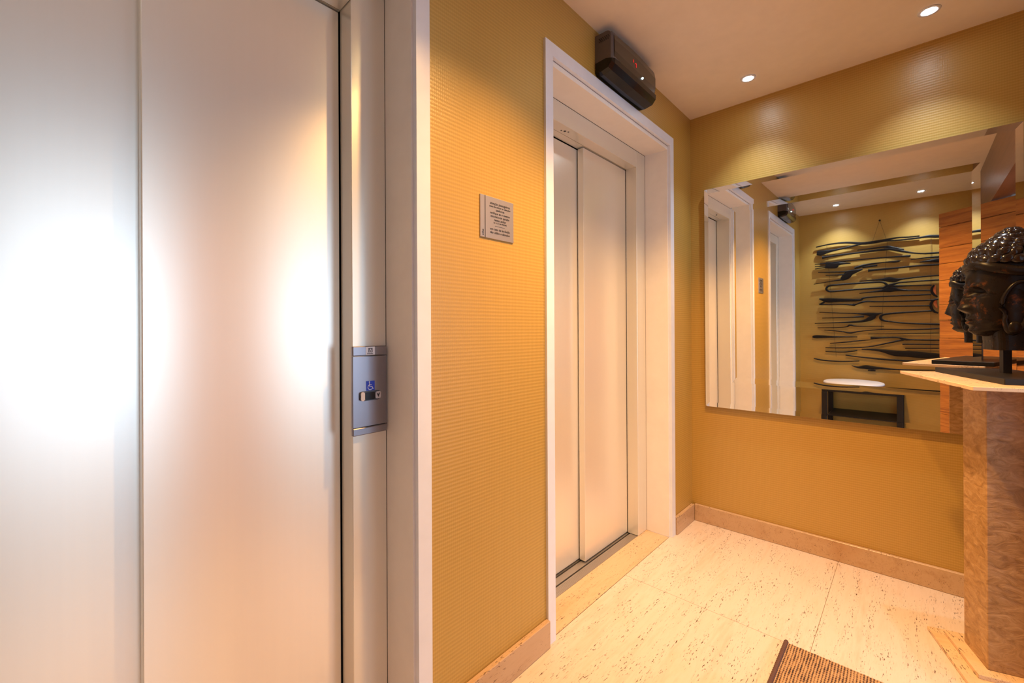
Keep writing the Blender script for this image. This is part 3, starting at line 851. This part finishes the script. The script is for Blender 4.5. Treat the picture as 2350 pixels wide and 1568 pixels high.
# ------------------------------------------------------------------ black slat wall sculpture (seen in the mirror)
SLATS = [
 [(-0.17,2.069,0.0104),(-0.306,2.085,0.013),(-0.448,2.082,0.0182),(-0.583,2.054,0.0234),(-0.677,2.053,0.026),(-0.769,2.06,0.0234),(-0.866,2.073,0.013),(-0.961,2.067,0.0117),(-1.045,2.066,0.0117)],
 [(-0.769,2.052,0.0104),(-0.91,2.045,0.013),(-1.045,2.048,0.0156),(-1.111,2.052,0.0234),(-1.183,2.042,0.026),(-1.33,2.038,0.0156)],
 [(-0.178,2.0,0.039),(-0.217,1.995,0.0546),(-0.275,2.004,0.0312),(-0.377,2.016,0.0182),(-0.497,2.034,0.0156),(-0.583,2.049,0.013)],
 [(-0.545,1.986,0.0065),(-0.677,1.989,0.0104),(-0.795,1.989,0.0182),(-0.848,1.966,0.026),(-0.926,1.941,0.013)],
 [(-0.228,1.94,0.0338),(-0.259,1.942,0.0182),(-0.397,1.951,0.0156),(-0.602,1.957,0.0156),(-0.75,1.962,0.0208),(-0.822,1.96,0.0234),(-0.892,1.935,0.0234),(-0.935,1.919,0.0182),(-0.994,1.898,0.013),(-1.077,1.882,0.013),(-1.182,1.877,0.0156),(-1.315,1.877,0.0104)],
 [(-0.158,1.87,0.0065),(-0.264,1.869,0.013),(-0.446,1.877,0.0104),(-0.639,1.879,0.0104),(-0.821,1.876,0.0117),(-0.96,1.87,0.0182),(-0.974,1.869,0.026)],
 [(-0.158,1.844,0.0065),(-0.259,1.839,0.0104)],
 [(-0.158,1.816,0.0065),(-0.259,1.825,0.0104)],
 [(-0.258,1.849,0.0598),(-0.346,1.84,0.0624),(-0.364,1.848,0.039),(-0.407,1.852,0.0208),(-0.486,1.847,0.0078)],
 [(-0.519,1.788,0.0156),(-0.563,1.802,0.0234),(-0.639,1.819,0.0156),(-0.767,1.826,0.0104),(-0.865,1.824,0.0182),(-0.9,1.83,0.0065)],
 [(-0.587,1.791,0.0104),(-0.657,1.796,0.0156),(-0.713,1.799,0.013)],
 [(-0.189,1.773,0.0065),(-0.345,1.762,0.0104),(-0.475,1.759,0.013),(-0.587,1.769,0.013)],
 [(-0.258,1.735,0.0052),(-0.345,1.729,0.0091),(-0.431,1.725,0.013)],
 [(-0.403,1.673,0.0286),(-0.445,1.705,0.065),(-0.485,1.742,0.052),(-0.543,1.758,0.0286),(-0.589,1.771,0.0104)],
 [(-0.146,1.64,0.0065),(-0.283,1.657,0.0078),(-0.41,1.672,0.0156)],
 [(-0.636,1.752,0.0286),(-0.676,1.752,0.0182),(-0.908,1.757,0.0156),(-1.036,1.762,0.013),(-1.182,1.758,0.013),(-1.314,1.755,0.0104)],
 [(-0.977,1.831,0.0052),(-1.077,1.837,0.0104),(-1.182,1.836,0.0156),(-1.299,1.83,0.0104)],
 [(-1.044,1.798,0.0065),(-1.118,1.801,0.0182),(-1.182,1.802,0.0338),(-1.261,1.798,0.026)],
 [(-0.314,1.615,0.0156),(-0.445,1.618,0.0156),(-0.638,1.619,0.0156),(-0.744,1.616,0.0156),(-0.782,1.595,0.0195),(-0.786,1.575,0.0195),(-0.766,1.557,0.0182),(-0.73,1.554,0.0156),(-0.542,1.552,0.0156),(-0.344,1.544,0.0156),(-0.288,1.548,0.0169),(-0.264,1.575,0.0182),(-0.279,1.605,0.0169),(-0.314,1.615,0.0156)],
 [(-0.562,1.641,0.0065),(-0.73,1.644,0.0156),(-0.802,1.64,0.0442),(-0.855,1.629,0.039),(-0.908,1.636,0.0156),(-1.035,1.645,0.0117),(-1.181,1.651,0.0104),(-1.314,1.653,0.0078)],
 [(-0.795,1.567,0.0338),(-0.864,1.595,0.0156),(-0.951,1.602,0.0117),(-1.181,1.604,0.0117),(-1.314,1.604,0.0091)],
 [(-0.82,1.569,0.0208),(-0.95,1.563,0.0104),(-1.133,1.554,0.0104)],
 [(-0.561,1.508,0.0065),(-0.73,1.522,0.0182),(-0.811,1.538,0.0572),(-0.89,1.523,0.0208),(-0.993,1.51,0.0117),(-1.133,1.501,0.0117)],
 [(-0.198,1.468,0.013),(-0.23,1.455,0.026),(-0.282,1.444,0.0442),(-0.394,1.44,0.0338),(-0.561,1.434,0.0208),(-0.599,1.455,0.0156),(-0.729,1.462,0.0117),(-1.129,1.462,0.0117)],
 [(-0.197,1.399,0.0156),(-0.245,1.425,0.0182)],
 [(-0.213,1.398,0.0104),(-0.394,1.395,0.0104),(-0.493,1.383,0.0156),(-0.512,1.383,0.026),(-0.532,1.389,0.013),(-0.608,1.414,0.0156),(-0.729,1.408,0.0117),(-0.992,1.403,0.0104),(-1.14,1.405,0.0117)],
 [(-0.646,1.361,0.0065),(-0.819,1.354,0.0104),(-1.124,1.347,0.0117)],
 [(-0.197,1.311,0.0065),(-0.342,1.299,0.0091),(-0.541,1.285,0.0117),(-0.636,1.275,0.0312),(-0.682,1.269,0.039),(-0.728,1.28,0.0156),(-0.757,1.286,0.0065)],
 [(-0.223,1.243,0.0065),(-0.443,1.244,0.0104),(-0.598,1.252,0.0182)],
 [(-0.153,1.182,0.0065),(-0.342,1.186,0.0104),(-0.492,1.192,0.0182),(-0.598,1.203,0.0234),(-0.663,1.236,0.0442),(-0.691,1.259,0.026)],
 [(-1.156,1.297,0.013),(-0.992,1.288,0.013),(-0.862,1.281,0.0156),(-0.765,1.269,0.0169),(-0.734,1.24,0.0208),(-0.755,1.207,0.0182),(-0.818,1.191,0.013),(-0.949,1.171,0.013),(-1.185,1.157,0.0156),(-1.312,1.15,0.0117)],
 [(-0.18,1.13,0.0065),(-0.422,1.135,0.0091),(-0.477,1.158,0.0156),(-0.54,1.146,0.0104),(-0.764,1.144,0.0065)],
 [(-0.243,1.104,0.0065),(-0.392,1.088,0.0104),(-0.476,1.072,0.0156),(-0.559,1.088,0.0104),(-0.653,1.1,0.0091),(-0.782,1.11,0.0091),(-0.948,1.105,0.0104),(-1.185,1.115,0.0117),(-1.312,1.12,0.0078)],
 [(-0.129,1.026,0.0182),(-0.163,1.026,0.0312),(-0.237,1.027,0.026),(-0.341,1.025,0.0156),(-0.539,1.027,0.0078)],
 [(-0.634,1.06,0.0065),(-0.879,1.064,0.0078),(-1.185,1.071,0.0065)],
 [(-0.294,0.951,0.0078),(-0.441,0.968,0.0117),(-0.558,0.985,0.0104),(-0.653,0.996,0.0065)],
 [(-0.653,1.015,0.026),(-0.727,1.018,0.0156),(-0.87,1.022,0.013),(-0.922,1.006,0.0208),(-0.99,1.0,0.013),(-1.184,0.998,0.013),(-1.311,0.997,0.0091)],
 [(-0.252,0.899,0.0078),(-0.441,0.903,0.0104),(-0.634,0.92,0.0104),(-0.781,0.959,0.013),(-0.922,1.0,0.0156)],
 [(-0.909,0.952,0.0104),(-0.99,0.954,0.0104),(-1.184,0.953,0.0091)],
 [(-0.93,0.91,0.0078),(-1.184,0.916,0.0078)],
 [(-0.252,0.856,0.0078),(-0.42,0.855,0.0104),(-0.538,0.875,0.0104)],
 [(-0.577,0.892,0.0091),(-0.726,0.884,0.0234),(-0.843,0.858,0.052),(-0.947,0.852,0.0546),(-1.073,0.843,0.0546),(-1.184,0.838,0.0442),(-1.311,0.835,0.026)],
 [(-0.435,0.822,0.0117),(-0.538,0.807,0.0104),(-0.726,0.79,0.0156),(-0.904,0.78,0.0156),(-1.154,0.775,0.0156),(-1.272,0.775,0.0104)],
 [(-0.14,0.772,0.0104),(-0.235,0.754,0.013),(-0.39,0.748,0.0117),(-0.557,0.761,0.0091)],
 [(-0.489,0.706,0.0065),(-0.547,0.69,0.0182),(-0.609,0.697,0.0364),(-0.67,0.691,0.0338),(-0.725,0.692,0.0208),(-0.86,0.684,0.013),(-1.031,0.688,0.0104),(-1.154,0.694,0.0078)],
 [(-0.629,0.662,0.013),(-0.692,0.662,0.013)],
 [(-1.149,1.555,0.0117),(-1.131,1.518,0.0169),(-1.141,1.467,0.0169),(-1.174,1.435,0.0117)],
 [(-1.179,1.411,0.0117),(-1.14,1.399,0.0156),(-1.124,1.349,0.0195),(-1.142,1.295,0.0182),(-1.178,1.271,0.0117)],
]
ws_ = empty('slat_wall_sculpture', (XC, -.72, 1.35))
tag(ws_, 'hanging wall sculpture of wavy black carved wooden slats, seen in the mirror', 'wall sculpture')
def ribbon(name, pts, mat, x0, th):
    bm = bmesh.new()
    # resample smoothly
    P = [Vector((y + .72, z - 1.35, w)) for y, z, w in pts]
    if len(P) > 2:
        Q = []
        for i in range(len(P) - 1):
            p0, p1, p2, p3 = P[max(i - 1, 0)], P[i], P[i + 1], P[min(i + 2, len(P) - 1)]
            for k in range(4):
                t = k / 4
                Q.append(.5 * ((2 * p1) + (p2 - p0) * t + (2 * p0 - 5 * p1 + 4 * p2 - p3) * t * t + (3 * p1 - p0 - 3 * p2 + p3) * t ** 3))
        Q.append(P[-1])
        P = Q
    rg = []
    for i, q in enumerate(P):
        a, b = P[max(i - 1, 0)], P[min(i + 1, len(P) - 1)]
        tx, tz = b.x - a.x, b.y - a.y
        L = math.hypot(tx, tz) or 1
        nx_, nz_ = -tz / L, tx / L
        h = max(q.z * 1.15, .008) * .5
        rg.append([bm.verts.new((X, q.x + nx_ * k * h, q.y + nz_ * k * h)) for X, k in ((x0, -1), (x0 + th * .8, -1), (x0 + th, -.5), (x0 + th, .5), (x0 + th * .8, 1), (x0, 1))])
    for A, B in zip(rg[:-1], rg[1:]):
        for k in range(6): bm.faces.new((A[k], A[(k + 1) % 6], B[(k + 1) % 6], B[k]))
    bm.faces.new(rg[0]); bm.faces.new(rg[-1][::-1])
    return mobj(name, bm, mat, ws_)
for i, pts in enumerate(SLATS):
    ribbon('slat', pts, M['black_wood'], .028 + .0006 * (i % 3), .016)
for cy_, cz_ in ((-1.152, 1.505), (-1.160, 1.370)):
    ribbon('orange_inlay', [(cy_ - .006, cz_ + .045, .008), (cy_ + .004, cz_, .022), (cy_ - .010, cz_ - .045, .008)], M['orange_wood'], .026, .010)
def cord(a, b):
    bm = bmesh.new()
    tube(bm, [Vector((a[0] - XC, a[1] + .72, a[2] - 1.35)), Vector((b[0] - XC, b[1] + .72, b[2] - 1.35))], .0014, 6)
    mobj('hanging_cord', bm, M['string'], ws_)
nl = (XC + .025, -.734, 2.282)
cord(nl, (XC + .030, -.673, 2.06)); cord(nl, (XC + .030, -.795, 2.04))
cord((XC + .027, -.795, 2.04), (XC + .027, -.74, 1.10)); cord((XC + .027, -.270, 2.07), (XC + .027, -.35, .80)); cord((XC + .027, -1.13, 2.04), (XC + .027, -1.12, .80))
bm = bmesh.new(); tube(bm, [(0, -.014, .932), (.026, -.014, .932)], [.006, .009], 10)
mobj('hook', bm, M['black_satin'], ws_)

# ------------------------------------------------------------------ bench with pads (seen in the mirror)
be = empty('low_bench', (-3.210, -.597, 0))
tag(be, 'low black wooden bench with a lower shelf, seen in the mirror', 'bench')
bl, bd, bz = .323, .250, .486
boxo('bench_top', (-bd, bd, -bl, bl, bz - .026, bz), M['black_satin'], be, .003)
for sx in (-1, 1):
    for sy in (-1, 1):
        boxo('leg', (sx * bd - (.046 if sx > 0 else 0), sx * bd + (.046 if sx < 0 else 0), sy * bl - (.046 if sy > 0 else 0), sy * bl + (.046 if sy < 0 else 0), .0008, bz - .0262), M['black_satin'], be, .002)
boxo('shelf', (-bd + .004, bd - .004, -bl + .0465, bl - .0465, .165, .212), M['black_satin'], be, .003)
def pad(z0, sx, sy, dy, label, zt):
    o = empty('seat_pad', (-3.205, -.520 + dy, z0))
    tag(o, label, 'seat pad', 'white seat pads')
    bm = bmesh.new()
    pr = [(0, 0), (.92, 0), (.985, .006), (1.0, zt * .5), (.985, zt - .006), (.93, zt), (0, zt + .004)]
    rg = []
    for r, z in pr[1:-1]: rg.append([bm.verts.new((sx * r * math.copysign(abs(math.cos(a)) ** .95, math.cos(a)), sy * r * math.copysign(abs(math.sin(a)) ** .95, math.sin(a)), z)) for a in [2 * PI * k / 56 for k in range(56)]])
    for A, B in zip(rg[:-1], rg[1:]):
        for k in range(56): bm.faces.new((A[k], A[(k + 1) % 56], B[(k + 1) % 56], B[k]))
    c0, c1 = bm.verts.new((0, 0, 0)), bm.verts.new((0, 0, zt + .004))
    for k in range(56):
        bm.faces.new((rg[0][k], c0, rg[0][(k + 1) % 56])); bm.faces.new((rg[-1][k], rg[-1][(k + 1) % 56], c1))
    mobj('cushion', bm, M['pad'], o, True)
    bm = bmesh.new()
    tube(bm, [(sx * .995 * math.copysign(abs(math.cos(a)) ** .95, math.cos(a)), sy * .995 * math.copysign(abs(math.sin(a)) ** .95, math.sin(a)), zt * .30) for a in [2 * PI * k / 56 for k in range(56)]], .0035, 6, True)
    mobj('piping', bm, M['pad_trim'], o, True)
pad(.4866, .240, .250, .004, 'lower of the two white oval pads stacked on the black bench', .034)
pad(.5248, .246, .258, 0, 'upper of the two white oval pads stacked on the black bench', .032)
